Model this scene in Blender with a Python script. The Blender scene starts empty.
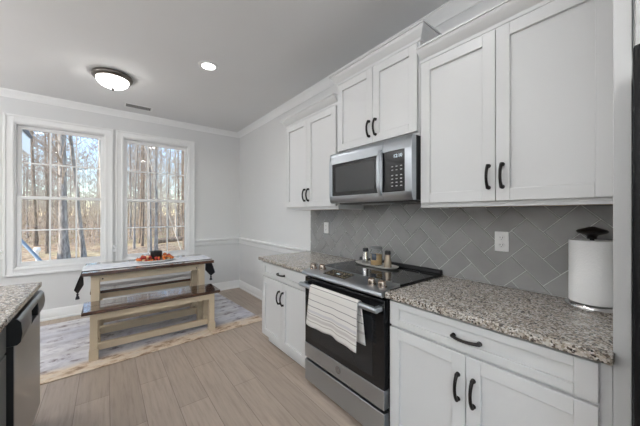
import bpy, bmesh, math, random
from mathutils import Vector, Matrix
random.seed(7)
R = math.radians
PI = math.pi
scn = bpy.context.scene
col = scn.collection

# ------------------------------------------------------------------ camera, world, sun, exposure
CAMX, CAMZ, YAW, F = -1.84, 1.285, R(38.2), 272.0
cd = bpy.data.cameras.new('camera')
cd.sensor_width = 36; cd.lens = 36 * F / 640; cd.shift_y = 0.7 / 640
cd.clip_start = 0.02; cd.clip_end = 300
cam = bpy.data.objects.new('camera', cd); col.objects.link(cam)
cam.location = (CAMX, 0, CAMZ); cam.rotation_euler = (R(90), 0, -YAW)
scn.camera = cam
vs = scn.view_settings
vs.view_transform = 'Standard'; vs.look = 'None'; vs.gamma = 1; vs.use_curve_mapping = False
vs.exposure = 0.0

w = bpy.data.worlds.new('sky'); scn.world = w; w.use_nodes = True
nt = w.node_tree
sky = nt.nodes.new('ShaderNodeTexSky'); sky.sky_type = 'NISHITA'
sky.sun_disc = False; sky.sun_elevation = R(32); sky.sun_rotation = R(-82); sky.air_density = 1.0; sky.dust_density = 0.2; sky.ozone_density = 2.0
bg = nt.nodes['Background']; bg.inputs['Strength'].default_value = 0.52
nt.links.new(sky.outputs[0], bg.inputs[0])

sd = bpy.data.lights.new('sun', 'SUN'); sd.energy = 9.0; sd.angle = R(0.6); sd.color = (1, 0.9, 0.76)
sun = bpy.data.objects.new('sun', sd); col.objects.link(sun)
sun.rotation_euler = Vector((-0.9, 0.05, 0.5)).to_track_quat('Z', 'Y').to_euler()
sun.location = (-12, 8, 12)
CAN_W = 3.5          # watts of each recessed lamp
UPLIGHT_W = 50.0      # watts of each added, unseen fill uplighter
GLOBE_E = 5.0        # emission of the added, unseen fill globes
DOME_E = 16.0          # emission of the lit glass dome

# ------------------------------------------------------------------ materials
def mat(name, c=(.8, .8, .8), rough=.5, metal=0, **k):
    m = bpy.data.materials.new(name); m.use_nodes = True
    b = m.node_tree.nodes['Principled BSDF']
    b.inputs['Base Color'].default_value = (*c, 1); b.inputs['Roughness'].default_value = rough
    b.inputs['Metallic'].default_value = metal
    for kk, v in k.items(): b.inputs[kk.replace('_', ' ')].default_value = v
    return m
def nd(m, t, **k):
    n = m.node_tree.nodes.new(t)
    for a, v in k.items(): setattr(n, a, v)
    return n
def lk(m, a, b): m.node_tree.links.new(a, b)
def bsdf(m): return m.node_tree.nodes['Principled BSDF']
def objco(m, scale=(1, 1, 1), rot=(0, 0, 0)):
    t = nd(m, 'ShaderNodeTexCoord'); mp = nd(m, 'ShaderNodeMapping')
    mp.inputs['Scale'].default_value = scale; mp.inputs['Rotation'].default_value = rot
    lk(m, t.outputs['Object'], mp.inputs['Vector']); return mp.outputs[0]
def noise(m, vec, scale, detail=3, rough=.5):
    n = nd(m, 'ShaderNodeTexNoise'); n.inputs['Scale'].default_value = scale
    n.inputs['Detail'].default_value = detail; n.inputs['Roughness'].default_value = rough
    if vec is not None: lk(m, vec, n.inputs['Vector'])
    return n.outputs['Fac']
def ramp(m, fac, stops, interp='LINEAR'):
    r = nd(m, 'ShaderNodeValToRGB'); cr = r.color_ramp; cr.interpolation = interp
    while len(cr.elements) < len(stops): cr.elements.new(.5)
    for e, (p, c) in zip(cr.elements, stops): e.position = p; e.color = (*c, 1)
    lk(m, fac, r.inputs[0]); return r.outputs[0]
def mixc(m, fac, a, b, mode='MIX'):
    x = nd(m, 'ShaderNodeMix', data_type='RGBA', blend_type=mode)
    for s, v in ((0, fac), (6, a), (7, b)):
        if isinstance(v, (int, float)): x.inputs[s].default_value = v
        elif isinstance(v, tuple): x.inputs[s].default_value = (*v, 1)
        else: lk(m, v, x.inputs[s])
    return x.outputs[2]
def bump(m, h, strength=.2, dist=.002):
    b = nd(m, 'ShaderNodeBump'); b.inputs['Strength'].default_value = strength; b.inputs['Distance'].default_value = dist
    lk(m, h, b.inputs['Height']); lk(m, b.outputs[0], bsdf(m).inputs['Normal'])

def paint(name, c, rough, amp=.03, sc=60):
    m = mat(name, c, rough)
    v = objco(m); bump(m, noise(m, v, sc, 2), .12, .001)
    f = noise(m, v, 1.3, 2)
    lk(m, mixc(m, f, tuple(x * (1 - amp) for x in c), tuple(min(1, x * (1 + amp)) for x in c)), bsdf(m).inputs['Base Color'])
    return m
M = {}
M['wall'] = paint('wall_paint', (.72, .72, .715), .85)
M['ceil'] = paint('ceiling_paint', (.80, .80, .80), .9)
M['trim'] = paint('trim_paint', (.87, .87, .865), .4, .01)
M['cab'] = paint('cabinet_paint', (.67, .67, .665), .38, .01)
M['cabin'] = paint('cabinet_underside_wood', (.55, .38, .24), .6, .1, 30)
M['isl'] = paint('island_paint', (.16, .17, .165), .5, .02)
M['black'] = mat('black_plastic', (.012, .012, .013), .35)
M['fridge'] = mat('fridge_black', (.006, .006, .0065), .45, Specular_IOR_Level=.25)
M['bronze'] = mat('black_bronze', (.018, .015, .014), .38, .6)
M['plate'] = mat('white_plastic', (.82, .82, .81), .4)
M['slot'] = mat('dark_slot', (.03, .03, .03), .6)
M['ledtxt'] = mat('display_digits', (.6, .7, .75), .4, Emission_Color=(.75, .9, 1, 1), Emission_Strength=.5)
M['key'] = mat('printed_keys', (.42, .42, .42), .5)
M['paper'] = mat('paper_towel', (.86, .86, .85), .95)
bump(M['paper'], noise(M['paper'], objco(M['paper']), 160, 2), .5, .002)

def steel(name, c, rough):
    m = mat(name, c, rough, 1.0)
    v = objco(m, (3, 3, 260)); n = noise(m, v, 4, 3)
    mr = nd(m, 'ShaderNodeMapRange'); mr.inputs[3].default_value = rough - .06; mr.inputs[4].default_value = rough + .08
    lk(m, n, mr.inputs[0]); lk(m, mr.outputs[0], bsdf(m).inputs['Roughness'])
    bump(m, n, .05, .0005)
    return m
M['steel'] = steel('brushed_steel', (.47, .50, .53), .33)
M['steel_d'] = steel('dark_brushed_steel', (.44, .45, .46), .33)
M['steel_c'] = steel('console_steel', (.22, .225, .23), .30)
M['chrome'] = mat('polished_steel', (.66, .65, .64), .14, 1.0)
M['knob'] = mat('knob_metal', (.46, .38, .32), .24, 1.0)
M['blackglass'] = mat('black_glass', (.008, .008, .009), .06)
M['ovenglass'] = mat('smoked_glass', (.02, .021, .023), .1)
M['mwglass'] = mat('microwave_screen', (.04, .041, .042), .2)

def granite():
    m = mat('granite', rough=.16)
    v = objco(m)
    vo = nd(m, 'ShaderNodeTexVoronoi'); vo.inputs['Scale'].default_value = 165; lk(m, v, vo.inputs['Vector'])
    sp = nd(m, 'ShaderNodeSeparateColor'); lk(m, vo.outputs['Color'], sp.inputs[0])
    c1 = ramp(m, sp.outputs[0], [(0, (.02, .017, .015)), (.2, (.10, .078, .06)), (.34, (.30, .25, .20)), (.52, (.50, .45, .39)), (.80, (.68, .65, .61))], 'CONSTANT')
    vo2 = nd(m, 'ShaderNodeTexVoronoi'); vo2.inputs['Scale'].default_value = 75; lk(m, v, vo2.inputs['Vector'])
    sp2 = nd(m, 'ShaderNodeSeparateColor'); lk(m, vo2.outputs['Color'], sp2.inputs[0])
    c2 = ramp(m, sp2.outputs[1], [(0, (.20, .155, .12)), (.35, (.46, .41, .35)), (.7, (.64, .61, .57))], 'CONSTANT')
    f = noise(m, v, 70, 3)
    fr = ramp(m, f, [(.42, (0, 0, 0)), (.58, (1, 1, 1))])
    lk(m, mixc(m, fr, c1, mixc(m, .55, c1, c2)), bsdf(m).inputs['Base Color'])
    return m
M['granite'] = granite()

def floor_mat():
    m = mat('plank_floor', rough=.42)
    t = nd(m, 'ShaderNodeTexCoord'); s = nd(m, 'ShaderNodeSeparateXYZ'); c = nd(m, 'ShaderNodeCombineXYZ')
    lk(m, t.outputs['Object'], s.inputs[0]); lk(m, s.outputs['Y'], c.inputs['X']); lk(m, s.outputs['X'], c.inputs['Y'])
    b = nd(m, 'ShaderNodeTexBrick'); b.offset = .37; b.offset_frequency = 2
    b.inputs['Scale'].default_value = 1; b.inputs['Mortar Size'].default_value = .0016; b.inputs['Mortar Smooth'].default_value = .3
    b.inputs['Brick Width'].default_value = 1.22; b.inputs['Row Height'].default_value = .182; b.inputs['Bias'].default_value = 0
    b.inputs['Color1'].default_value = (.395, .318, .255, 1); b.inputs['Color2'].default_value = (.48, .392, .318, 1); b.inputs['Mortar'].default_value = (.19, .145, .115, 1)
    lk(m, c.outputs[0], b.inputs['Vector'])
    mp = nd(m, 'ShaderNodeMapping'); mp.inputs['Scale'].default_value = (.9, 11, 1); lk(m, c.outputs[0], mp.inputs['Vector'])
    g = noise(m, mp.outputs[0], 3.5, 6, .62)
    gr = ramp(m, g, [(.3, (.80, .78, .76)), (.5, (1, 1, 1)), (.72, (1.12, 1.11, 1.10))])
    lk(m, mixc(m, 1.0, b.outputs['Color'], gr, 'MULTIPLY'), bsdf(m).inputs['Base Color'])
    bump(m, b.outputs['Fac'], -.25, .001)
    return m
M['floor'] = floor_mat()

def wood(name, a, b, sc=(1.5, 14, 14), rough=.3):
    m = mat(name, a, rough)
    g = noise(m, objco(m, sc), 3, 6, .6)
    lk(m, ramp(m, g, [(.3, a), (.68, b)]), bsdf(m).inputs['Base Color'])
    return m
M['walnut'] = wood('dark_walnut', (.028, .013, .008), (.13, .058, .033), (1.2, 16, 16), .17)
bsdf(M['walnut']).inputs['Coat Weight'].default_value = 1.0; bsdf(M['walnut']).inputs['Coat Roughness'].default_value = .06
M['cream'] = paint('cream_furniture_paint', (.70, .575, .41), .5, .03, 40)
M['leaflitter'] = None

def tile_mat():
    m = mat('grey_glazed_tile', (.29, .288, .28), .09)
    oi = nd(m, 'ShaderNodeNewGeometry')
    c = ramp(m, oi.outputs['Random Per Island'], [(0, (.285, .284, .277)), (1, (.335, .334, .327))])
    f = noise(m, objco(m), 9, 2)
    lk(m, mixc(m, .5, c, ramp(m, f, [(.3, (.275, .274, .268)), (.7, (.345, .344, .337))])), bsdf(m).inputs['Base Color'])
    bump(m, noise(m, objco(m), 16, 1), .25, .004)
    return m
M['tile'] = tile_mat()
M['grout'] = mat('light_grout', (.66, .66, .65), .8)

def rug_mat():
    m = mat('distressed_rug', rough=.95)
    t = nd(m, 'ShaderNodeTexCoord'); s = nd(m, 'ShaderNodeSeparateXYZ'); lk(m, t.outputs['Object'], s.inputs[0])
    v = objco(m, (4.5, 7, 1)); n1 = noise(m, v, 1.4, 9, .70)
    base = ramp(m, n1, [(.35, (.17, .13, .13)), (.41, (.40, .36, .38)), (.45, (.64, .62, .66)), (.56, (.80, .79, .80)), (.75, (.72, .71, .77))])
    n2 = noise(m, objco(m), 2.2, 3)
    base = mixc(m, ramp(m, n2, [(.42, (0, 0, 0)), (.62, (.6, .6, .6))]), base, (.58, .59, .68))
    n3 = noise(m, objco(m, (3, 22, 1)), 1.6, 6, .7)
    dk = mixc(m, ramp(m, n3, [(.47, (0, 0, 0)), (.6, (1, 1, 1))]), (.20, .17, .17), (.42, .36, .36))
    # dark bands paint in bench shade and reflections; tan strip along the front edge
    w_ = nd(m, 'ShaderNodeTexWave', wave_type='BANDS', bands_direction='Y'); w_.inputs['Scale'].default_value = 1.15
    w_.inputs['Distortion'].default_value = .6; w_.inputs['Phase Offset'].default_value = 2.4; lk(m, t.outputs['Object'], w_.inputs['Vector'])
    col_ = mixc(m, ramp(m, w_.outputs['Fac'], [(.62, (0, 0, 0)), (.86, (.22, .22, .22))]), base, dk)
    def edge(sock, lim, soft):
        a = nd(m, 'ShaderNodeMath', operation='ABSOLUTE'); lk(m, sock, a.inputs[0])
        r = nd(m, 'ShaderNodeMapRange'); r.inputs[1].default_value = lim; r.inputs[2].default_value = lim + soft
        lk(m, a.outputs[0], r.inputs[0]); return r.outputs[0]
    tan = ramp(m, n1, [(.38, (.36, .24, .16)), (.46, (.64, .48, .34)), (.54, (.78, .66, .52)), (.66, (.66, .56, .48))])
    fr = nd(m, 'ShaderNodeMapRange'); fr.inputs[1].default_value = -.52; fr.inputs[2].default_value = -.61; lk(m, s.outputs['Y'], fr.inputs[0])
    col_ = mixc(m, fr.outputs[0], col_, tan)
    lk(m, col_, bsdf(m).inputs['Base Color'])
    bump(m, noise(m, objco(m), 220, 2), .5, .003)
    return m
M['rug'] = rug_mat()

def towel_mat():
    m = mat('striped_cotton', rough=.95)
    t = nd(m, 'ShaderNodeTexCoord'); s = nd(m, 'ShaderNodeSeparateXYZ'); lk(m, t.outputs['UV'], s.inputs[0])
    base_c = (.70, .67, .63); stops = [(0, base_c)]
    for p, wd, c in ((.455, .0035, (.20, .18, .17)), (.53, .0035, (.20, .18, .17)), (.605, .0035, (.22, .20, .19)), (.68, .0035, (.20, .18, .18)), (.755, .0035, (.2, .18, .18)),
                     (.815, .014, (.56, .54, .54)), (.85, .004, (.30, .26, .23)), (.89, .018, (.54, .50, .47)), (.935, .004, (.36, .31, .27)),
                     (.30, .0035, (.2, .18, .17)), (.22, .0035, (.2, .18, .17)), (.12, .014, (.54, .5, .48))):
        stops += [(p - wd, base_c), (p - wd + .001, c), (p + wd, c), (p + wd + .001, base_c)]
    stops.sort(key=lambda q: q[0])
    # colour ramps hold 32 stops: split in two at v=.60
    lo = [q for q in stops if q[0] < .60]; hi = [q for q in stops if q[0] >= .60]
    a = ramp(m, s.outputs['Y'], lo, 'LINEAR'); b = ramp(m, s.outputs['Y'], hi, 'LINEAR')
    g = nd(m, 'ShaderNodeMath', operation='GREATER_THAN'); g.inputs[1].default_value = .60; lk(m, s.outputs['Y'], g.inputs[0])
    lk(m, mixc(m, g.outputs[0], a, b), bsdf(m).inputs['Base Color'])
    bump(m, noise(m, objco(m), 400, 1), .4, .001)
    return m
M['towel'] = towel_mat()

def runner_mat():
    m = mat('runner_cloth', rough=.9)
    n = noise(m, objco(m, (9, 30, 1)), 1.5, 4)
    lk(m, ramp(m, n, [(.38, (.58, .60, .66)), (.5, (.78, .78, .79)), (.7, (.82, .82, .82))]), bsdf(m).inputs['Base Color'])
    return m
M['runner'] = runner_mat()
M['lining'] = mat('dark_lining', (.035, .036, .045), .85)

def bark(name, a, b):
    m = mat(name, a, .95)
    n = noise(m, objco(m, (7, 7, 1.4)), 3, 5, .65)
    lk(m, ramp(m, n, [(.35, a), (.65, b)]), bsdf(m).inputs['Base Color'])
    bump(m, n, .8, .03)
    return m
M['bark_g'] = bark('grey_bark', (.12, .105, .095), (.40, .37, .34))
M['bark_b'] = bark('brown_bark', (.085, .062, .045), (.30, .235, .18))
M['bark_w'] = bark('pale_bark', (.34, .30, .26), (.62, .57, .50))
M['twig'] = bark('twig_bark', (.20, .155, .125), (.50, .43, .37))
def litter():
    m = mat('leaf_litter', rough=.95)
    v = objco(m)
    vo = nd(m, 'ShaderNodeTexVoronoi'); vo.inputs['Scale'].default_value = 9; lk(m, v, vo.inputs['Vector'])
    sp = nd(m, 'ShaderNodeSeparateColor'); lk(m, vo.outputs['Color'], sp.inputs[0])
    a = ramp(m, sp.outputs[0], [(0, (.12, .075, .045)), (.4, (.30, .20, .12)), (.75, (.44, .33, .21)), (1, (.55, .45, .31))])
    n = noise(m, v, .35, 3)
    lk(m, mixc(m, ramp(m, n, [(.45, (0, 0, 0)), (.65, (.6, .6, .6))]), a, (.36, .33, .17)), bsdf(m).inputs['Base Color'])
    return m
M['litter'] = litter()
def leafm():
    m = mat('dry_leaf', rough=.9)
    oi = nd(m, 'ShaderNodeNewGeometry')
    lk(m, ramp(m, oi.outputs['Random Per Island'], [(0, (.09, .05, .03)), (.4, (.27, .16, .09)), (.75, (.46, .33, .2)), (1, (.22, .24, .10))]), bsdf(m).inputs['Base Color'])
    return m
M['leaf'] = leafm()

def pane_mat():
    m = bpy.data.materials.new('window_glass'); m.use_nodes = True
    n = m.node_tree; n.nodes.remove(n.nodes['Principled BSDF'])
    tr = n.nodes.new('ShaderNodeBsdfTransparent'); gl = n.nodes.new('ShaderNodeBsdfGlossy'); gl.inputs['Roughness'].default_value = .02
    mx = n.nodes.new('ShaderNodeMixShader'); fz = n.nodes.new('ShaderNodeFresnel'); fz.inputs[0].default_value = 1.22
    n.links.new(fz.outputs[0], mx.inputs[0]); n.links.new(tr.outputs[0], mx.inputs[1]); n.links.new(gl.outputs[0], mx.inputs[2])
    n.links.new(mx.outputs[0], n.nodes['Material Output'].inputs[0])
    return m
M['pane'] = pane_mat()
M['clear'] = mat('clear_glass', (.92, .94, .94), .04, Transmission_Weight=1.0, IOR=1.3)
def emis(name, c, s):
    m = mat(name, (.9, .9, .88), .4); b = bsdf(m)
    b.inputs['Emission Color'].default_value = (*c, 1); b.inputs['Emission Strength'].default_value = s
    return m
M['dome'] = emis('lit_frosted_glass', (1, .985, .96), DOME_E)
M['globe'] = emis('fill_globe_glass', (.95, .98, 1), GLOBE_E)
M['lens'] = emis('lit_lens', (1, .985, .96), 14)

# ------------------------------------------------------------------ mesh helpers
class MB:
    def __init__(s): s.v = []; s.f = []; s.uv = None
    def box(s, x0, x1, y0, y1, z0, z1):
        x0, x1 = sorted((x0, x1)); y0, y1 = sorted((y0, y1)); z0, z1 = sorted((z0, z1))
        n = len(s.v)
        s.v += [(x0, y0, z0), (x1, y0, z0), (x1, y1, z0), (x0, y1, z0), (x0, y0, z1), (x1, y0, z1), (x1, y1, z1), (x0, y1, z1)]
        s.f += [tuple(n + i for i in q) for q in ((0, 3, 2, 1), (4, 5, 6, 7), (0, 1, 5, 4), (1, 2, 6, 5), (2, 3, 7, 6), (3, 0, 4, 7))]
        return s
    def prism(s, prof, axis, a0, a1):
        """closed 2-D outline extruded along an axis: axis y -> outline in (x,z); x -> (y,z); z -> (x,y)"""
        n = len(s.v); k = len(prof)
        for a in (a0, a1):
            for p, q in prof:
                s.v.append({'y': (p, a, q), 'x': (a, p, q), 'z': (p, q, a)}[axis])
        for i in range(k):
            j = (i + 1) % k; s.f.append((n + i, n + j, n + k + j, n + k + i))
        s.f += [tuple(n + i for i in range(k))[::-1], tuple(n + k + i for i in range(k))]
        return s
    def lathe(s, prof, c=(0, 0, 0), seg=28, axis='z', sx=1, sy=1):
        n = len(s.v); k = len(prof)
        for j in range(seg):
            a = 2 * PI * j / seg; ca, sa = math.cos(a) * sx, math.sin(a) * sy
            for r, z in prof:
                p = {'z': (r * ca, r * sa, z), 'x': (z, r * ca, r * sa), 'y': (r * ca, z, r * sa)}[axis]
                s.v.append((p[0] + c[0], p[1] + c[1], p[2] + c[2]))
        for j in range(seg):
            j2 = (j + 1) % seg
            for i in range(k - 1):
                s.f.append((n + j * k + i, n + j2 * k + i, n + j2 * k + i + 1, n + j * k + i + 1))
        if prof[0][0] > 1e-6: s.f.append(tuple(n + j * k for j in range(seg))[::-1])
        if prof[-1][0] > 1e-6: s.f.append(tuple(n + j * k + k - 1 for j in range(seg)))
        return s
    def tube(s, pts, rad, seg=8):
        pts = [Vector(p) for p in pts]; k = len(pts)
        rad = rad if isinstance(rad, (list, tuple)) else [rad] * k
        n = len(s.v); up = None
        for i, p in enumerate(pts):
            d = (pts[min(i + 1, k - 1)] - pts[max(i - 1, 0)]).normalized()
            if up is None: up = d.orthogonal().normalized()
            up = (up - d * up.dot(d))
            up = up.normalized() if up.length > 1e-6 else d.orthogonal().normalized()
            sd_ = d.cross(up)
            for j in range(seg):
                a = 2 * PI * j / seg
                s.v.append(tuple(p + (up * math.cos(a) + sd_ * math.sin(a)) * rad[i]))
        for i in range(k - 1):
            for j in range(seg):
                j2 = (j + 1) % seg
                s.f.append((n + i * seg + j, n + i * seg + j2, n + (i + 1) * seg + j2, n + (i + 1) * seg + j))
        s.f += [tuple(n + j for j in range(seg))[::-1], tuple(n + (k - 1) * seg + j for j in range(seg))]
        return s
    def build(s, name, m, parent=None, bevel=0, origin=None, smooth=True, local=False, angle=40):
        o0 = Vector((0, 0, 0))
        if not local:
            if parent is not None: o0 = Vector(parent['_w'])
            elif origin is not None: o0 = Vector(origin)
        me = bpy.data.meshes.new(name)
        me.from_pydata([tuple(Vector(p) - o0) for p in s.v], [], s.f)
        if s.uv:
            ul = me.uv_layers.new(name='UVMap')
            for l in me.loops: ul.data[l.index].uv = s.uv[l.vertex_index]
        bm = bmesh.new(); bm.from_mesh(me); bmesh.ops.recalc_face_normals(bm, faces=bm.faces); bm.to_mesh(me); bm.free()
        me.materials.append(M[m] if isinstance(m, str) else m)
        if smooth:
            for p in me.polygons: p.use_smooth = True
            me.set_sharp_from_angle(angle=R(angle))
        o = bpy.data.objects.new(name, me); col.objects.link(o)
        if parent is not None: o.parent = parent
        elif origin is not None and not local: o.location = origin
        o['_w'] = list(o0)
        if bevel:
            b = o.modifiers.new('bevel', 'BEVEL'); b.width = bevel; b.segments = 2; b.limit_method = 'ANGLE'; b.angle_limit = R(35)
        return o
def tag(o, label, cat, group=None, kind=None):
    if label: o['label'] = label
    if cat: o['category'] = cat
    if group: o['group'] = group
    if kind: o['kind'] = kind
    return o
def thing(name, label, cat, loc, group=None, kind=None):
    o = bpy.data.objects.new(name, None); col.objects.link(o); o.location = loc; o['_w'] = list(loc)
    o.empty_display_size = .1
    return tag(o, label, cat, group, kind)
def struct(name, mb, m, origin=(0, 0, 0), **k):
    o = mb.build(name, m, origin=origin, **k); o['kind'] = 'structure'; return o
def copy_tree(o, parent=None):
    c = o.copy(); col.objects.link(c)
    if parent is not None: c.parent = parent
    for ch in list(o.children): copy_tree(ch, c)
    return c
def text_mesh(txt, size, mtx, parent, m, name):
    cu = bpy.data.curves.new(name, 'FONT'); cu.body = txt; cu.size = size; cu.align_x = 'CENTER'; cu.align_y = 'CENTER'; cu.extrude = .0004
    t = bpy.data.objects.new(name, cu); col.objects.link(t)
    dg = bpy.context.evaluated_depsgraph_get(); me = bpy.data.meshes.new_from_object(t.evaluated_get(dg))
    bpy.data.objects.remove(t)
    me.transform(mtx); me.transform(Matrix.Translation(-Vector(parent['_w'])))
    me.materials.clear(); me.materials.append(M[m])
    o = bpy.data.objects.new(name, me); col.objects.link(o); o.parent = parent; o['_w'] = parent['_w']
    return o
def facing_minus_x(p, rx=0):   # text plane that reads correctly when looked at from -x (reading direction -y)
    return Matrix.Translation(p) @ Matrix(((0, 0, -1, 0), (-1, 0, 0, 0), (0, 1, 0, 0), (0, 0, 0, 1)))

# ------------------------------------------------------------------ room shell
H, D = 2.685, 4.62
XL, YF = -5.6, -3.2
struct('floor', MB().box(XL - .1, .1, YF - .1, D + .1, -.1, 0), 'floor')
struct('ceiling', MB().box(XL - .1, .1, YF - .1, D + .1, H, H + .1), 'ceil')
struct('wall_right', MB().box(0, .12, YF, D + .16, 0, H), 'wall')
WZ0, WZ1 = .655, 2.335
W1, W2 = (-2.665, -1.850), (-1.652, -.822)
def wall_with_holes(axis, a0, a1, t0, t1, holes):
    mb = MB()
    def bx(p0, p1, z0, z1):
        if axis == 'x': mb.box(p0, p1, t0, t1, z0, z1)
        else: mb.box(t0, t1, p0, p1, z0, z1)
    cur = a0
    for h0, h1, z0, z1 in holes:
        bx(cur, h0, 0, H)
        if z0 > 0: bx(h0, h1, 0, z0)
        bx(h0, h1, z1, H); cur = h1
    bx(cur, a1, 0, H)
    return mb
struct('wall_back', wall_with_holes('x', XL, 0, D, D + .16, [(*W1, WZ0, WZ1), (*W2, WZ0, WZ1)]), 'wall')
struct('wall_left', MB().box(XL - .15, XL, YF, D + .16, 0, H), 'wall')
struct('wall_front', wall_with_holes('x', XL, .0, YF - .15, YF, [(-5.2, -3.1, 0, 2.3), (-2.9, -.8, 0, 2.3)]), 'wall')

def window(n, x0, x1):
    t = thing('window_%d' % n, None, None, ((x0 + x1) / 2, D, WZ0), kind='structure')
    c = MB(); cw = .085
    def frame(mb, o, i, ya, yb):
        X0, X1, Z0, Z1 = x0 - o, x1 + o, WZ0 - o, WZ1 + o
        x_0, x_1, z_0, z_1 = x0 - i, x1 + i, WZ0 - i, WZ1 + i
        mb.box(X0, x_0, ya, yb, Z0, Z1); mb.box(x_1, X1, ya, yb, Z0, Z1)
        mb.box(x_0, x_1, ya, yb, z_1, Z1); mb.box(x_0, x_1, ya, yb, Z0, z_0)
    frame(c, cw, -.004, D - .018, D + .001); frame(c, cw, cw - .022, D - .030, D - .017); frame(c, .022, .004, D - .024, D - .017)
    c.build('casing', 'trim', t, .003)
    j = MB(); frame(j, .0, -.012, D, D + .16); j.build('jamb', 'trim', t, .002)
    X0, X1, Z0, Z1 = x0 + .012, x1 - .012, WZ0 + .012, WZ1 - .012
    zm = 1.475
    for nm, ya, za, zb, br, tr in (('upper_sash', D + .052, zm - .018, Z1, .034, .042), ('lower_sash', D + .016, Z0, zm + .018, .052, .034)):
        s = MB(); st = .036; yb = ya + .034
        s.box(X0, X0 + st, ya, yb, za, zb); s.box(X1 - st, X1, ya, yb, za, zb)
        s.box(X0 + st, X1 - st, ya, yb, za, za + br); s.box(X0 + st, X1 - st, ya, yb, zb - tr, zb)
        so = s.build(nm, 'trim', t, .003)
        g0, g1, h0, h1 = X0 + st, X1 - st, za + br, zb - tr
        mu = MB()
        for k in (1, 2):
            xm = g0 + (g1 - g0) * k / 3; mu.box(xm - .008, xm + .008, ya + .01, ya + .024, h0, h1)
        zc = (h0 + h1) / 2; mu.box(g0, g1, ya + .0095, ya + .0245, zc - .008, zc + .008)
        mu.build('muntin_grid', 'trim', so)
        MB().box(g0 - .004, g1 + .004, ya + .015, ya + .019, h0 - .004, h1 + .004).build('pane', 'pane', so)
        if nm == 'lower_sash':
            MB().box((X0 + X1) / 2 - .03, (X0 + X1) / 2 + .03, ya - .01, ya + .02, zb, zb + .012).build('sash_lock', 'plate', so, .003)
    return t
window(1, *W1); window(2, *W2)
# patio door frames added out of view; their wall openings let daylight in
def opening_frame(nm, axis, a0, a1, z0, z1, t):
    mb = MB()
    def bx(p0, p1, q0, q1):
        if axis == 'x': mb.box(p0, p1, t - .05, t + .02, q0, q1)
        else: mb.box(t - .05, t + .02, p0, p1, q0, q1)
    bx(a0, a0 + .05, z0, z1); bx(a1 - .05, a1, z0, z1); bx(a0 + .05, a1 - .05, z1 - .05, z1)
    bx((a0 + a1) / 2 - .03, (a0 + a1) / 2 + .03, z0, z1 - .05)
    if z0 > 0: bx(a0 + .05, a1 - .05, z0, z0 + .05)
    struct(nm, mb, 'trim')
opening_frame('added_door_1', 'x', -5.2, -3.1, 0, 2.3, YF - .05)
opening_frame('added_door_2', 'x', -2.9, -.8, 0, 2.3, YF - .05)

# baseboards, chair rails, crown  (profiles: distance from the wall, height)
BASE = [(0, 0), (.026, 0), (.026, .018), (.014, .026), (.014, .108), (.008, .122), (0, .13)]
RAIL = [(0, .772), (.012, .772), (.016, .782), (.018, .826), (.030, .836), (.034, .844), (.050, .854), (.050, .868), (.044, .874), (0, .874)]
CROWN = [(0, H), (0, H - .076), (.008, H - .076), (.011, H - .064), (.020, H - .054), (.032, H - .036), (.045, H - .022), (.054, H - .016), (.057, H - .008), (.064, H - .008), (.064, H)]
def along_back(prof, x0, x1): return MB().prism([(D - d, z) for d, z in prof], 'x', x0, x1)
def along_right(prof, y0, y1): return MB().prism([(-d, z) for d, z in prof], 'y', y0, y1)
struct('baseboard_back', along_back(BASE, XL, 0), 'trim')
struct('baseboard_right', along_right(BASE, 2.515, D), 'trim')
struct('trim_1', along_back(RAIL, W2[1] + .085, 0), 'trim')
struct('trim_2', along_back(RAIL, W1[1] + .085, W2[0] - .085), 'trim')
struct('trim_3', along_back(RAIL, XL, W1[0] - .085), 'trim')
struct('trim_4', along_right(RAIL, 2.53, D), 'trim')
struct('trim_5', along_back(CROWN, XL, 0), 'trim')
struct('trim_6', along_right(CROWN, YF, D), 'trim')

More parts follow.
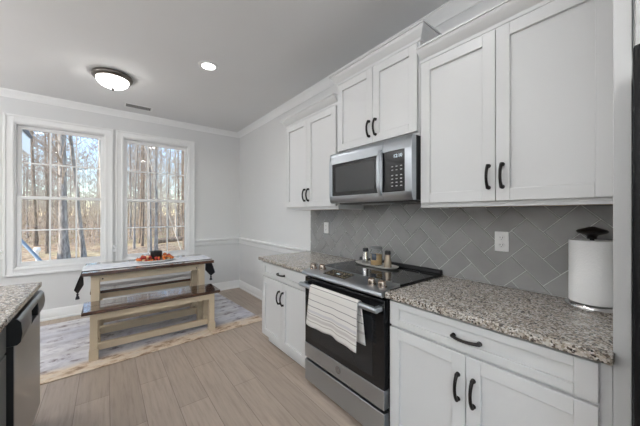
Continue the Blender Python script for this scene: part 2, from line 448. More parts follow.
# ------------------------------------------------------------------ backsplash
def backsplash():
    t = thing('backsplash', 'grey glossy herringbone tile backsplash on the wall between counters and upper cabinets', 'backsplash', (0, 1.3, .86))
    Y0, Y1, Z0, Z1 = .1015, 2.50, .861, 1.42
    MB().box(-.006, -.0005, Y0, Y1, Z0, Z1).build('grout', 'grout', t)
    W_ = .102; g = .0018; mb = MB(); rnd = random.Random(3)
    def clip(poly, ax, lim, keep_less):
        out = []
        for i in range(len(poly)):
            a, b = poly[i], poly[(i + 1) % len(poly)]
            ia = (a[ax] <= lim) if keep_less else (a[ax] >= lim); ib = (b[ax] <= lim) if keep_less else (b[ax] >= lim)
            if ia: out.append(a)
            if ia != ib:
                k = (lim - a[ax]) / (b[ax] - a[ax]); out.append(tuple(a[m_] + (b[m_] - a[m_]) * k for m_ in (0, 1)))
        return out
    c45 = math.sqrt(.5)
    for c in range(-30, 50):
        for r in range(-40, 40):
            k = (c - r) % 4
            if k == 0: u0, u1, v0, v1 = c, c + 2, r, r + 1
            elif k == 2: u0, u1, v0, v1 = c, c + 1, r - 1, r + 1
            else: continue
            q = [(u0 * W_ + g, v0 * W_ + g), (u1 * W_ - g, v0 * W_ + g), (u1 * W_ - g, v1 * W_ - g), (u0 * W_ + g, v1 * W_ - g)]
            p = [((u - v) * c45 + 1.27, (u + v) * c45 + .61) for u, v in q]
            for ax, lim, less in ((0, Y0, 0), (0, Y1, 1), (1, Z0, 0), (1, Z1, 1)):
                p = clip(p, ax, lim, less)
                if len(p) < 3: break
            if len(p) < 3: continue
            cy_, cz_ = sum(a for a, _ in p) / len(p), sum(b for _, b in p) / len(p)
            if abs(sum(p[i][0] * p[(i + 1) % len(p)][1] - p[(i + 1) % len(p)][0] * p[i][1] for i in range(len(p)))) < 2e-4: continue
            ty, tz = rnd.gauss(0, .009), rnd.gauss(0, .009)
            n = len(mb.v); L = len(p)
            for y, z in p: mb.v.append((-.0055, y, z))
            for y, z in p: mb.v.append((-.0085, y, z))
            for y, z in p:
                yy, zz = cy_ + (y - cy_) * .975, cz_ + (z - cz_) * .975
                mb.v.append((-.0095 + ty * (yy - cy_) + tz * (zz - cz_), yy, zz))
            for lvl in (0, 1):
                for i in range(L):
                    j = (i + 1) % L; mb.f.append((n + lvl * L + i, n + lvl * L + j, n + (lvl + 1) * L + j, n + (lvl + 1) * L + i))
            mb.f.append(tuple(n + 2 * L + i for i in range(L)))
    mb.build('herringbone_tile', 'tile', t, smooth=False)
backsplash()

# ------------------------------------------------------------------ cabinets
def pull(parent, x, y, z, vertical=True, L=.115):
    """arched black bar pull standing off a face at x towards -x"""
    mb = MB(); pts = []; rad = []
    for i in range(13):
        u = -1 + 2 * i / 12
        out = .012 + .020 * (1 - abs(u) ** 2.2)
        a = u * L / 2
        pts.append((x - out, y, z + a) if vertical else (x - out, y + a, z)); rad.append(.0080 - .0012 * (1 - u * u))
    mb.tube(pts, rad, 8)
    for sgn in (-1, 1):
        a = sgn * (L / 2 - .004)
        c = (x, y, z + a) if vertical else (x, y + a, z)
        mb.lathe([(.0105, 0), (.0105, -.003), (.0085, -.006), (.0085, -.015), (.0, -.017)], c, 12, 'x')
    return mb.build('handle', 'bronze', parent)
def shaker(parent, name, xf, y0, y1, z0, z1, rail=.058):
    """door or drawer front lying on the plane x = xf, 20 mm thick, facing -x"""
    mb = MB(); xa = xf - .021; r = min(rail, (z1 - z0) * .27)
    r2 = rail
    mb.box(xa, xf - .001, y0, y0 + r2, z0, z1); mb.box(xa, xf - .001, y1 - r2, y1, z0, z1)
    mb.box(xa, xf - .001, y0 + r2, y1 - r2, z0, z0 + r); mb.box(xa, xf - .001, y0 + r2, y1 - r2, z1 - r, z1)
    o = mb.build(name, 'cab', parent, .0022)
    MB().box(xa + .0135, xf - .002, y0 + r2 - .004, y1 - r2 + .004, z0 + r - .004, z1 - r + .004).build('panel', 'cab', o)
    return o
CABCROWN = [(0, 0), (.006, .0), (.008, .016), (.020, .026), (.036, .046), (.046, .056), (.048, .068), (.056, .068), (.056, .078), (0, .078)]
def cab_crown(parent, xf, y0, y1, z, left_return=True, right_return=True):
    mb = MB(); k = len(CABCROWN)
    path = []   # mitred sweep: stations (point on cabinet outline, outward mitre direction)
    if left_return: path.append(((-.012, y1), (0, 1)))
    path.append(((xf, y1), (-1, 1) if left_return else (-1, 0)))
    path.append(((xf, y0), (-1, -1) if right_return else (-1, 0)))
    if right_return: path.append(((-.012, y0), (0, -1)))
    n = 0
    for (px, py), (ox, oy) in path:
        for d, h in CABCROWN: mb.v.append((px + ox * d, py + oy * d, z + h))
    for i in range(len(path) - 1):
        for j in range(k):
            j2 = (j + 1) % k; mb.f.append((i * k + j, (i + 1) * k + j, (i + 1) * k + j2, i * k + j2))
    mb.f.append(tuple(range(k))); mb.f.append(tuple((len(path) - 1) * k + j for j in range(k))[::-1])
    return mb.build('crown_molding', 'cab', parent)
def upper(name_label, xf, y0, y1, z0, z1, split, hz, crown_args, group='white wall cabinets'):
    t = thing('wall_cabinet', name_label, 'cabinet', (0, (y0 + y1) / 2, z0), group)
    b = MB(); b.box(xf, -.012, y0, y1, z0 + .012, z1)
    b.build('body', 'cab', t, .002)
    MB().box(xf + .02, -.012, y0 + .016, y1 - .016, z0 + .004, z0 + .0118).build('underside', 'cabin', t)
    r = MB(); r.box(xf, xf + .019, y0, y1, z0, z0 + .0119); r.box(xf + .019, -.012, y0, y0 + .015, z0, z0 + .0119); r.box(xf + .019, -.012, y1 - .015, y1, z0, z0 + .0119)
    r.build('light_rail', 'cab', t)
    zt = z1 - .012; zb = z0 + .026
    dl = shaker(t, 'door', xf, split + .0015, y1 - .010, zb, zt)
    dr = shaker(t, 'door', xf, y0 + .010, split - .0015, zb, zt)
    pull(dl, xf - .021, split + .030, hz); pull(dr, xf - .021, split - .030, hz)
    cab_crown(t, xf, y0, y1, z1 + .001, *crown_args)
    return t
upper('white two-door wall cabinet left of the microwave, nearest the windows', -.320, 1.686, 2.500, 1.322, 2.200, 2.108, 1.462, (True, False))
upper('short white two-door wall cabinet directly above the microwave', -.318, .935, 1.685, 1.768, 2.350, 1.300, 1.900, (True, True))
upper('large white two-door wall cabinet right of the microwave, above the wall outlet', -.325, .102, .926, 1.322, 2.200, .514, 1.468, (False, False))

def base(label, y0, y1, yd0, yd1, split, hl, hz, group='white base cabinets'):
    xf = -.60
    t = thing('base_cabinet', label, 'cabinet', (-.3, (y0 + y1) / 2, 0), group)
    MB().box(xf, -.012, y0, y1, .098, .826).build('body', 'cab', t, .002)
    MB().box(xf + .055, -.03, y0 + .002, y1 - .002, .002, .0975).build('toe_kick', 'cab', t)
    d = shaker(t, 'drawer', xf, yd0, yd1, .686, .812)
    pull(d, xf - .021, (yd0 + yd1) / 2 + hl, .744, False, .115)
    dl = shaker(t, 'door', xf, split + .0015, yd1, .104, .672)
    dr = shaker(t, 'door', xf, yd0, split - .0015, .104, .672)
    pull(dl, xf - .021, split + .032, hz); pull(dr, xf - .021, split - .032, hz)
    return t
base('white base cabinet with one drawer, between the range and the windows', 1.712, 2.488, 1.722, 2.482, 2.103, 0, .535)
base('wide white base cabinet with one drawer right of the range, beneath the paper towels', .102, .938, .131, .932, .534, 0, .525)

def counter(label, y0, y1, group=None):
    o = (MB().box(-.65, -.6105, y0, y1, .828, .860).box(-.6105, -.0105, max(y0, .1015), y1, .828, .860)).build('countertop', 'granite', origin=(-.33, (y0 + y1) / 2, .828), bevel=.004)
    tag(o, label, 'countertop', 'granite countertops')
counter('speckled granite countertop right of the range, holding the paper towels', .0965, .944)
counter('shorter speckled granite countertop left of the range, toward the windows', 1.708, 2.505)

# ------------------------------------------------------------------ range
def make_range():
    y0, y1 = .9485, 1.7035; ym = (y0 + y1) / 2
    t = thing('range', 'stainless slide-in electric range with black glass top, between the two granite counters', 'range', (-.33, ym, 0))
    MB().box(-.60, -.03, y0 + .001, y1 - .001, .03, .862).build('body', 'black', t)
    MB().box(-.505, -.030, y0 - .0005, y1 + .0005, .8625, .8735).build('glass_cooktop', 'blackglass', t, .002)
    b = MB(); b.prism([(-.028, .8625), (-.052, .874), (-.050, .890), (-.040, .898), (-.020, .898), (-.014, .8625)], 'y', y0, y1)
    b.build('rear_vent_trim', 'black', t, .004)
    for (cx, cy, r) in ((-.18, 1.13, .09), (-.18, 1.52, .075), (-.37, 1.14, .075), (-.37, 1.51, .105)):
        q = MB(); n = 40
        for k in range(n):
            a = 2 * PI * k / n
            for rr in (r, r + .0022): q.v.append((cx + rr * math.cos(a), cy + rr * math.sin(a), .8737))
        for k in range(n): q.f.append((2 * k, 2 * k + 1, (2 * k + 3) % (2 * n), (2 * k + 2) % (2 * n)))
        q.build('burner_ring', mat('burner_mark', (.06, .06, .062), .3), t)
    # sloped control panel
    p = MB().prism([(-.504, .8625), (-.504, .879), (-.52, .881), (-.655, .861), (-.672, .852), (-.676, .838), (-.668, .828), (-.60, .828), (-.60, .8625)], 'y', y0 + .0, y1 - .0)
    cp = p.build('control_panel', 'steel', t, .002)
    sl = math.atan2(.02, .135)
    def onp(x): return .881 - (-.52 - x) * .02 / .135
    def tilt(px): return Matrix.Translation((px, 0, onp(px))) @ Matrix.Rotation(-sl, 4, 'Y')
    dsp = MB().box(-.05, .05, 1.275, 1.495, .0002, .0015); T = tilt(-.588)
    dsp.v = [tuple(T @ Vector(v)) for v in dsp.v]; do = dsp.build('display', mat('display_glass', (.035, .03, .024), .12), cp)
    kb = MB()
    rnd = random.Random(5)
    for i in range(4):
        for j in range(9):
            if rnd.random() < .8 and not (1 <= i <= 2 and 3 <= j <= 5):
                kb.box(-.036 + i * .021, -.028 + i * .021, 1.287 + j * .0225, 1.297 + j * .0225 + .004 * rnd.random(), .0016, .0019)
    kb.v = [tuple(T @ Vector(v)) for v in kb.v]; kb.build('touch_key_print', mat('key_print', (.42, .34, .22), .5), do)
    led = MB().box(-.006, .006, 1.372, 1.404, .0016, .0020); led.v = [tuple(T @ Vector(v)) for v in led.v]; led.build('clock_digits', 'ledtxt', do)
    for (kx, ky) in ((-.600, 1.655), (-.576, 1.575), (-.604, 1.075), (-.602, .998)):
        kk = MB().lathe([(.027, 0), (.027, .005), (.0235, .007), (.0225, .030), (.0195, .035), (0, .036)], (0, 0, 0), 24)
        kk.box(-.003, .003, -.019, .019, .0355, .039)
        TT = Matrix.Translation((kx, ky, onp(kx))) @ Matrix.Rotation(-sl, 4, 'Y')
        kk.v = [tuple(TT @ Vector(v)) for v in kk.v]; kk.build('knob', 'knob', t)
    # oven door
    d = MB().box(-.645, -.602, y0 + .002, y1 - .002, .312, .808).build('oven_door', 'blackglass', t, .003)
    MB().box(-.6465, -.6452, y0 + .085, y1 - .085, .355, .70).build('window', 'ovenglass', d)
    MB().box(-.648, -.602, y0 + .002, y1 - .002, .205, .3115).build('lower_band', 'steel', d, .002)
    h = MB(); zc = .762
    h.prism([(-.690, zc - .017), (-.706, zc - .013), (-.711, zc), (-.706, zc + .013), (-.690, zc + .017), (-.684, zc + .010), (-.684, zc - .010)], 'y', y0 + .010, y1 - .010)
    for ya in (y0 + .012, y1 - .040): h.box(-.692, -.6455, ya, ya + .028, zc - .013, zc + .013)
    h.build('handle', 'steel', d, .002)
    lg = MB().lathe([(.0, 0), (.024, 0), (.024, -.002), (.0225, -.003), (.0, -.003)], (-.6481, 1.325, .262), 32, 'x').build('round_emblem', mat('emblem_grey', (.20, .20, .205), .35, .7), d)
    rg = MB(); n = 40
    for k in range(n):
        a = 2 * PI * k / n
        for rr in (.0185, .0205): rg.v.append((-.6514, 1.325 + rr * math.cos(a), .262 + rr * math.sin(a)))
    for k in range(n): rg.f.append((2 * k, 2 * k + 1, (2 * k + 3) % (2 * n), (2 * k + 2) % (2 * n)))
    rg.build('emblem_ring', 'chrome', d)
    text_mesh('GE', .021, facing_minus_x((-.6514, 1.325, .262)), d, 'chrome', 'emblem_lettering')
    MB().box(-.646, -.602, y0 + .002, y1 - .002, .032, .184).build('drawer', 'steel', t, .003)
    k = MB().box(-.58, -.05, y0 + .03, y1 - .03, .002, .030); k.build('plinth', 'black', t)
    return t
make_range()

def towel():
    y0, y1 = 1.085, 1.545; nu, nv = 36, 44; mb = MB(); mb.uv = []
    path = [(-.672, .53)] + [(-.672 - .002 * i, .53 + .226 * i / 5) for i in range(1, 6)]
    zc, xc, r = .7615, -.6965, .0195
    for i in range(7):
        a = PI * (.06 + .88 * i / 6); path.append((xc + r * math.cos(a), zc + .006 + r * math.sin(a)))
    path += [(-.7165 - .004 * i / 10, .758 - .242 * i / 10) for i in range(1, 11)]
    ln = [0]
    for a, b in zip(path, path[1:]): ln.append(ln[-1] + math.dist(a, b))
    def at(s):
        for i in range(len(path) - 1):
            if ln[i + 1] >= s: k = (s - ln[i]) / (ln[i + 1] - ln[i]); return tuple(path[i][m_] + (path[i + 1][m_] - path[i][m_]) * k for m_ in (0, 1))
        return path[-1]
    for i in range(nv + 1):
        v = i / nv; x, z = at(ln[-1] * v)
        drop = max(0, (.77 - z)) / .3
        front = v > .5
        for j in range(nu + 1):
            u = j / nu
            if front:
                y = y1 - u * (y1 - y0) + drop * (.028 * (1 - u) - .006)
                dx = -drop * (.010 + .010 * math.sin(u * 9 + .6) + .006 * math.sin(u * 21))
                dz = -drop * (.006 * math.sin(u * 7) + .016 * u)
            else:
                y = y1 - u * (y1 - y0 + .03 * drop); dx = drop * .004 * math.sin(u * 12); dz = 0
            mb.v.append((x + dx, y, z + dz)); mb.uv.append((u, v))
    for i in range(nv):
        for j in range(nu):
            a = i * (nu + 1) + j; mb.f.append((a, a + 1, a + nu + 2, a + nu + 1))
    o = mb.build('dish_towel', 'towel', origin=(-.70, 1.36, .50))
    s = o.modifiers.new('thickness', 'SOLIDIFY'); s.thickness = .0025; s.offset = 0
    tag(o, 'white dish towel with thin dark stripes draped over the oven door handle', 'towel')
towel()

# ------------------------------------------------------------------ microwave
def microwave():
    y0, y1, z0, z1 = .9285, 1.6835, 1.368, 1.7635; xf = -.405
    t = thing('microwave', 'stainless over-the-range microwave with black keypad, above the cooktop', 'microwave', (-.2, (y0 + y1) / 2, z0))
    MB().box(xf + .035, -.012, y0 + .001, y1 - .001, z0 + .002, z1 - .001).build('body', 'black', t, .002)
    v = MB(); v.box(xf + .05, -.06, y0 + .05, y1 - .05, z0 - .008, z0 + .0015)
    v.build('vent_panel', mat('vent_grey', (.10, .10, .10), .5), t, .003)
    MB().box(-.30, -.18, 1.16, 1.44, z0 - .014, z0 - .0085).build('grease_filter', 'steel_d', t, .002)
    MB().box(xf - .006, xf - .001, 1.155, 1.16, z0, z0 + .001)
    # bowed stainless front: profile in x,z
    pf = [(xf + .034, z0 + .0), (xf + .004, z0 + .0), (xf - .006, z0 + .010), (xf - .014, z0 + .055)]
    pt = [(xf - .016, z1 - .090), (xf - .010, z1 - .03), (xf - .002, z1 - .006), (xf + .006, z1), (xf + .034, z1)]
    yd = 1.145
    fr = MB()
    fr.prism(pf + [(xf + .034, z0 + .055)], 'y', yd + .002, y1)              # under the window
    fr.prism([(xf + .034, z1 - .09)] + pt[:], 'y', yd + .002, y1)
    full = [(xf + .034, z0)] + pf[1:] + pt
    fr.prism(full, 'y', y1 - .035, y1 - .0002)
    fr.prism([(xf + .034, z0 + .055), (xf - .0138, z0 + .055), (xf - .0158, z1 - .09), (xf + .034, z1 - .09)], 'y', yd + .002, yd + .034)
    door = fr.build('door', 'steel', t, .0012)
    MB().box(xf - .011, xf + .03, yd + .034, y1 - .035, z0 + .055, z1 - .09).build('window', 'blackglass', door)
    MB().box(xf - .0125, xf - .0112, yd + .075, y1 - .075, z0 + .085, z1 - .115).build('window_screen', 'mwglass', door)
    h = MB(); pts = []
    for i in range(11):
        u = -1 + i / 5; pts.append((xf - .020 - .026 * (1 - u ** 4), yd + .014, (z0 + z1) / 2 - .012 + u * .150))
    hb = MB(); n = 0
    for i, (x, y, z) in enumerate(pts):
        for (dx, dy) in ((-.005, -.011), (-.005, .011), (.005, .011), (.005, -.011)): hb.v.append((x + dx, y + dy, z))
    for i in range(10):
        for j in range(4): hb.f.append((4 * i + j, 4 * i + (j + 1) % 4, 4 * i + 4 + (j + 1) % 4, 4 * i + 4 + j))
    hb.f += [(0, 1, 2, 3), (40, 41, 42, 43)]
    for s_ in (-1, 1): hb.box(xf - .024, xf - .010, yd + .003, yd + .025, (z0 + z1) / 2 - .012 + s_ * .150 - (.016 if s_ > 0 else 0), (z0 + z1) / 2 - .012 + s_ * .150 + (.016 if s_ < 0 else 0))
    hb.build('handle', 'steel', door, .003)
    st = MB()
    st.prism(pf + [(xf + .034, z0 + .055)], 'y', y0, yd); st.prism([(xf + .034, z1 - .082)] + [(xf - .0158, z1 - .082)] + pt[1:], 'y', y0, yd)
    st.prism(full, 'y', y0 + .0002, y0 + .048)
    st.build('control_frame', 'steel', t, .0012)
    cpn = MB().box(xf - .0148, xf + .03, y0 + .048, yd - .001, z0 + .0555, z1 - .0825).build('control_panel', 'blackglass', t, .001)
    for r in range(6):
        for c in range(3):
            zz = z0 + .088 + r * .022 + (.012 if r > 3 else 0); yy = y0 + .066 + c * .033
            MB().box(xf - .0156, xf - .0149, yy, yy + .014, zz, zz + .006).build('key', 'key', cpn)
    text_mesh('12:10', .030, facing_minus_x((xf - .0153, y0 + .098, z1 - .118)), cpn, 'ledtxt', 'clock_digits')
    return t
microwave()

# ------------------------------------------------------------------ fridge, its panel and top cabinet
o = MB().box(-.61, -.012, .062, .1005, 0.001, 2.212).build('refrigerator_surround', 'cab', origin=(-.3, .08, 0), bevel=.002)
tag(o, 'tall white end panel standing between the granite counter and the refrigerator', 'panel')
def fridge():
    y0, y1 = -.845, .051
    t = thing('refrigerator', 'tall black refrigerator at the right edge behind the white panel', 'refrigerator', (-.42, (y0 + y1) / 2, 0))
    MB().box(-.72, -.05, y0, y1, .03, 1.70).build('body', 'fridge', t, .004)
    ym = (y0 + y1) / 2
    for a, b, hs in ((ym + .003, y1, -1), (y0, ym - .003, 1)):
        d = MB().box(-.80, -.726, a, b, .72, 1.71).build('door', 'fridge', t, .008)
        hy = (ym + .05) if hs < 0 else (ym - .05)
        MB().tube([(-.80, hy, .95), (-.845, hy, .97), (-.85, hy, 1.3), (-.845, hy, 1.6), (-.80, hy, 1.62)], .012, 10).build('handle', 'black', d)
    d = MB().box(-.80, -.726, y0, y1, .06, .712).build('freezer_drawer', 'fridge', t, .008)
    MB().tube([(-.80, y0 + .12, .63), (-.845, y0 + .14, .63), (-.845, y1 - .14, .63), (-.80, y1 - .12, .63)], .012, 10).build('handle', 'black', d)
    MB().box(-.70, -.08, y0 + .02, y1 - .02, .002, .0295).build('plinth', 'black', t)
fridge()
t = thing('wall_cabinet', 'white cabinet above the black refrigerator', 'cabinet', (0, -.38, 1.76), 'white wall cabinets')
MB().box(-.60, -.012, -.85, .061, 1.76, 2.212).build('body', 'cab', t, .002)
for a, b in ((-.385, .055), (-.842, -.389)): shaker(t, 'door', -.60, a, b, 1.775, 2.20)

# ------------------------------------------------------------------ small things by the counter
def outlet(y, z, label, kind):
    t = thing('wall_outlet' if kind == 'o' else 'wall_switch', label, 'outlet' if kind == 'o' else 'switch', (-.0102, y, z - .058))
    MB().box(-.0155, -.0102, y - .036, y + .036, z - .058, z + .058).build('cover_plate', 'plate', t, .002)
    if kind == 'o':
        for dz in (-.021, .021):
            s = MB().lathe([(.0, -.0157), (.0165, -.0157), (.0165, -.0176), (.0155, -.0182), (0, -.0182)], (0, y, z + dz), 20, 'x').build('socket', 'plate', t)
            k = MB(); k.box(-.0186, -.0183, y - .0075, y - .0050, z + dz - .002, z + dz + .007); k.box(-.0186, -.0183, y + .0050, y + .0075, z + dz - .002, z + dz + .007)
            k.box(-.0186, -.0183, y - .002, y + .002, z + dz - .010, z + dz - .006); k.build('slots', 'slot', s)
    return t
outlet(.596, 1.122, 'white wall outlet on the tile between the paper towels and the microwave', 'o')
outlet(2.215, 1.136, 'white wall outlet on the tile left of the range, under the far wall cabinet', 'o')
o = MB().lathe([(.0, 0), (.010, 0), (.010, -.004), (.005, -.008), (.005, -.02), (.008, -.024), (0, -.026)], (-.0005, 4.026, 1.747), 14, 'x').build('wall_hook', 'plate', origin=(-.0005, 4.026, 1.73))
tag(o, 'tiny white hook on the bare wall between window corner and wall cabinet', 'hook')

def paper_towels():
    c = (-.120, .205, .8605)
    t = thing('paper_towel_holder', 'steel based paper towel holder with black knob on the granite counter by the white panel', 'paper towel holder', c)
    x, y, z = c
    MB().lathe([(0, .0), (.090, .0), (.092, .004), (.092, .018), (.088, .023), (.0, .026)], c, 40).build('base', 'chrome', t)
    MB().lathe([(0, .0262), (.008, .0262), (.008, .312), (0, .312)], c, 12).build('rod', 'bronze', t)
    k = MB().lathe([(.0, .3122), (.016, .3122), (.017, .322), (.022, .328), (.050, .338), (.054, .345), (.048, .352), (.024, .360), (.010, .366), (0, .367)], c, 32)
    k.build('knob', 'bronze', t)
    r = MB().lathe([(.021, .0285), (.077, .0285), (.0785, .030), (.0785, .303), (.077, .305), (.021, .305), (.020, .29), (.020, .04), (.021, .0285)], c, 48)
    o = r.build('paper_towel_roll', 'paper', origin=(x, y, z + .028))
    tag(o, 'fat white paper towel roll standing on the steel holder', 'paper towel')
paper_towels()

def tray_set():
    zt = .8742; cx, cy = -.165, 1.415
    n = 48; mb = MB()
    prof = [(.0, 0), (.80, 0), (.93, .004), (1.0, .016), (.985, .0165), (.91, .007), (0, .006)]
    k = len(prof); L, Wd = .200, .075
    def outline(a):   # stadium-like
        ca, sa = math.cos(a), math.sin(a)
        return (Wd * math.copysign(abs(ca) ** .8, ca), L * math.copysign(abs(sa) ** .62, sa))
    for j in range(n):
        ox, oy = outline(2 * PI * j / n)
        for r, z in prof: mb.v.append((cx + ox * r, cy + oy * r, zt + z))
    for j in range(n):
        j2 = (j + 1) % n
        for i in range(k - 1): mb.f.append((j * k + i, j2 * k + i, j2 * k + i + 1, j * k + i + 1))
    o = mb.build('tray', mat('pale_stoneware', (.55, .53, .49), .45), origin=(cx, cy, zt))
    tag(o, 'oval pale grey tray on the back of the black cooktop', 'tray')
    zb = zt + .0065
    def shaker_pot(y, lab, inside):
        t = thing('shaker', lab, 'shaker', (cx, y, zb), 'shakers on the tray')
        c = (cx, y, zb)
        MB().lathe([(0, 0.0002), (.0275, 0.0002), (.0285, .004), (.026, .04), (.0195, .090), (.0195, .096), (0, .096)], c, 24).build('body', inside, t)
        MB().lathe([(.0, .0962), (.0215, .0962), (.0235, .100), (.0225, .119), (.019, .124), (0, .125)], c, 24).build('lid', 'black', t)
        MB().lathe([(0, .1275), (.0125, .1275), (.0125, .1252), (0, .1252)], c, 16).build('cap', 'chrome', t)
    shaker_pot(1.525, 'steel shaker with black lid, on the tray left of the glass jar', 'chrome')
    shaker_pot(1.300, 'pepper shaker with black lid and tan contents, on the tray right of the jar', mat('tan_shaker', (.50, .42, .33), .18, .5))
    jy = 1.410
    t = thing('jar', 'glass jar with grey lid, dark label and ochre contents, in the middle of the tray', 'jar', (cx, jy, zb))
    c = (cx, jy, zb)
    MB().lathe([(0, .0002), (.043, .0002), (.047, .004), (.047, .108), (.041, .120), (.041, .127), (.039, .127), (.039, .120), (.045, .107), (.045, .006), (0, .004)], c, 32).build('glass', 'clear', t)
    MB().lathe([(0, .0062), (.0435, .0062), (.0435, .084), (0, .088)], c, 28).build('contents', mat('ochre_grain', (.55, .36, .17), .8), t)
    MB().lathe([(0, .1272), (.043, .1272), (.0445, .130), (.0445, .143), (.041, .146), (0, .147)], c, 32).build('lid', 'steel_d', t)
    lb = MB()
    for i in range(9):
        a = R(172 + 52 * i / 8)
        for zz in (.045, .095): lb.v.append((cx + .0476 * math.cos(a - R(5)), jy + .0476 * math.sin(a - R(5)), zb + zz))
    for i in range(8): lb.f.append((2 * i, 2 * i + 2, 2 * i + 3, 2 * i + 1))
    lo = lb.build('label_band', mat('dark_label', (.06, .075, .10), .5), t); sm = lo.modifiers.new('t', 'SOLIDIFY'); sm.thickness = .0006; sm.offset = 0
tray_set()

# ------------------------------------------------------------------ ceiling fixtures
def can(x, y, label, group):
    t = thing('recessed_light', label, 'ceiling light', (x, y, H), group)
    MB().lathe([(.058, -.0005), (.092, -.0005), (.092, -.005), (.080, -.009), (.060, -.006), (.058, -.0005)], (x, y, H), 36).build('trim_ring', 'trim', t)
    MB().lathe([(0, -.0035), (.0575, -.0035), (.0575, -.0008), (0, -.0008)], (x, y, H), 32).build('lens', 'lens', t)
    L = bpy.data.lights.new('can_lamp', 'AREA'); L.shape = 'DISK'; L.size = .12; L.energy = CAN_W; L.color = (.97, .985, 1)
    lo = bpy.data.objects.new('can_lamp', L); col.objects.link(lo); lo.parent = t; lo.location = (0, 0, -.012)
can(-1.076, 2.68, 'round recessed ceiling light glowing above the floor before the range', None)
def globe(x, y, z):  # unseen globe added to brighten the room
    t = thing('fill_globe', 'round frosted globe pendant added out of view to brighten the room', 'pendant light', (x, y, H), 'added fill globes outside the view')
    MB().lathe([(0, -.0005), (.06, -.0005), (.06, -.02), (.01, -.03), (0, -.03)], (x, y, H), 24).build('canopy', 'bronze', t)
    MB().tube([(x, y, H - .03), (x, y, z + .112)], .004, 6).build('cord', 'bronze', t)
    MB().lathe([(.11 * math.sin(PI * i / 16), -.11 * math.cos(PI * i / 16)) for i in range(17)], (x, y, z), 32).build('globe', 'globe', t)
for q in ((-2.75, .4, 1.95), (-4.3, .4, 2.0), (-1.5, -1.9, 2.05)): globe(*q)
def uplighter(x, y):  # unseen uplighter added to light the ceiling
    t = thing('fill_uplighter', 'tall uplighter with white bowl added out of view to brighten the ceiling', 'floor lamp', (x, y, 0), 'added fill uplighters outside the view')
    MB().lathe([(0, .001), (.15, .001), (.15, .015), (.02, .03), (0, .03)], (x, y, 0), 28).build('base', 'bronze', t)
    MB().lathe([(0, .0302), (.014, .0302), (.014, 1.62), (0, 1.62)], (x, y, 0), 12).build('pole', 'bronze', t)
    MB().lathe([(0, 1.6205), (.06, 1.625), (.19, 1.70), (.24, 1.78), (.235, 1.782), (.185, 1.71), (.055, 1.637), (0, 1.632)], (x, y, 0), 32).build('bowl', 'trim', t)
    L = bpy.data.lights.new('uplight', 'AREA'); L.shape = 'DISK'; L.size = .36; L.energy = UPLIGHT_W; L.color = (.97, .985, 1)
    lo = bpy.data.objects.new('uplight', L); col.objects.link(lo); lo.parent = t; lo.location = (0, 0, 1.755); lo.rotation_euler = (PI, 0, 0)
for q in ((-5.0, .9), (-4.5, 3.2), (-3.2, -2.0), (-4.9, -1.3)): uplighter(*q)
for x, y in ((-1.076, .9), (-1.076, -1.0), (-2.75, .9), (-2.75, -1.0), (-2.75, 2.68), (-4.4, .9), (-4.4, -1.0), (-4.4, 2.68)):  # further recessed lights, added out of view as even fill
    can(x, y, 'round recessed ceiling light added out of view as even fill', 'added recessed lights outside the view')

def flush():
    x, y = -1.785, 3.46
    t = thing('ceiling_light', 'flush dome ceiling light with dark ring above the dining table', 'ceiling light', (x, y, H))
    MB().lathe([(.0, -.0005), (.155, -.0005), (.168, -.008), (.172, -.020), (.168, -.034), (.152, -.048), (.138, -.050), (.134, -.044), (0, -.044)], (x, y, H), 48).build('ring', mat('dark_nickel', (.16, .145, .13), .3, .9), t)
    pr = [(.1335 * math.sin(a), -.0505 - .078 * (math.cos(a))) for a in [PI / 2 * i / 10 for i in range(10, -1, -1)]]
    MB().lathe(pr, (x, y, H), 48).build('glass_dome', 'dome', t)
    MB().lathe([(.0, -.1288), (.014, -.1288), (.016, -.136), (.010, -.142), (.012, -.150), (0, -.158)], (x, y, H), 16).build('finial', 'bronze', t)
flush()
def vent():
    x0, x1, y0, y1 = -1.66, -1.345, 4.19, 4.36
    t = thing('ceiling_vent', 'narrow white ceiling vent near the window wall', 'vent', ((x0 + x1) / 2, (y0 + y1) / 2, H))
    f = MB(); z = H - .0005
    f.box(x0, x1, y0, y0 + .022, z - .006, z); f.box(x0, x1, y1 - .022, y1, z - .006, z); f.box(x0, x0 + .022, y0 + .022, y1 - .022, z - .006, z); f.box(x1 - .022, x1, y0 + .022, y1 - .022, z - .006, z)
    f.build('frame', 'trim', t, .001)
    MB().box(x0 + .022, x1 - .022, y0 + .022, y1 - .022, z - .001, z).build('duct', 'slot', t)
    s = MB()
    for i in range(16):
        xx = x0 + .03 + i * .0168; s.prism([(xx, z - .0015), (xx + .002, z - .0015), (xx + .008, z - .006), (xx + .006, z - .006)], 'y', y0 + .022, y1 - .022)
    s.build('slats', mat('grey_slats', (.35, .35, .35), .5), t)
vent()

# ------------------------------------------------------------------ rug and dining furniture
RUGC = (-1.60, 3.68, .001)
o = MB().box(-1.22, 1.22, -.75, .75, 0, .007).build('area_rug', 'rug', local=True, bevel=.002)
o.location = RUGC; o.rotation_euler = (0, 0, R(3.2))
tag(o, 'distressed grey and lavender area rug with tan front strip beneath the dining table and benches', 'rug')
RZ = .0085

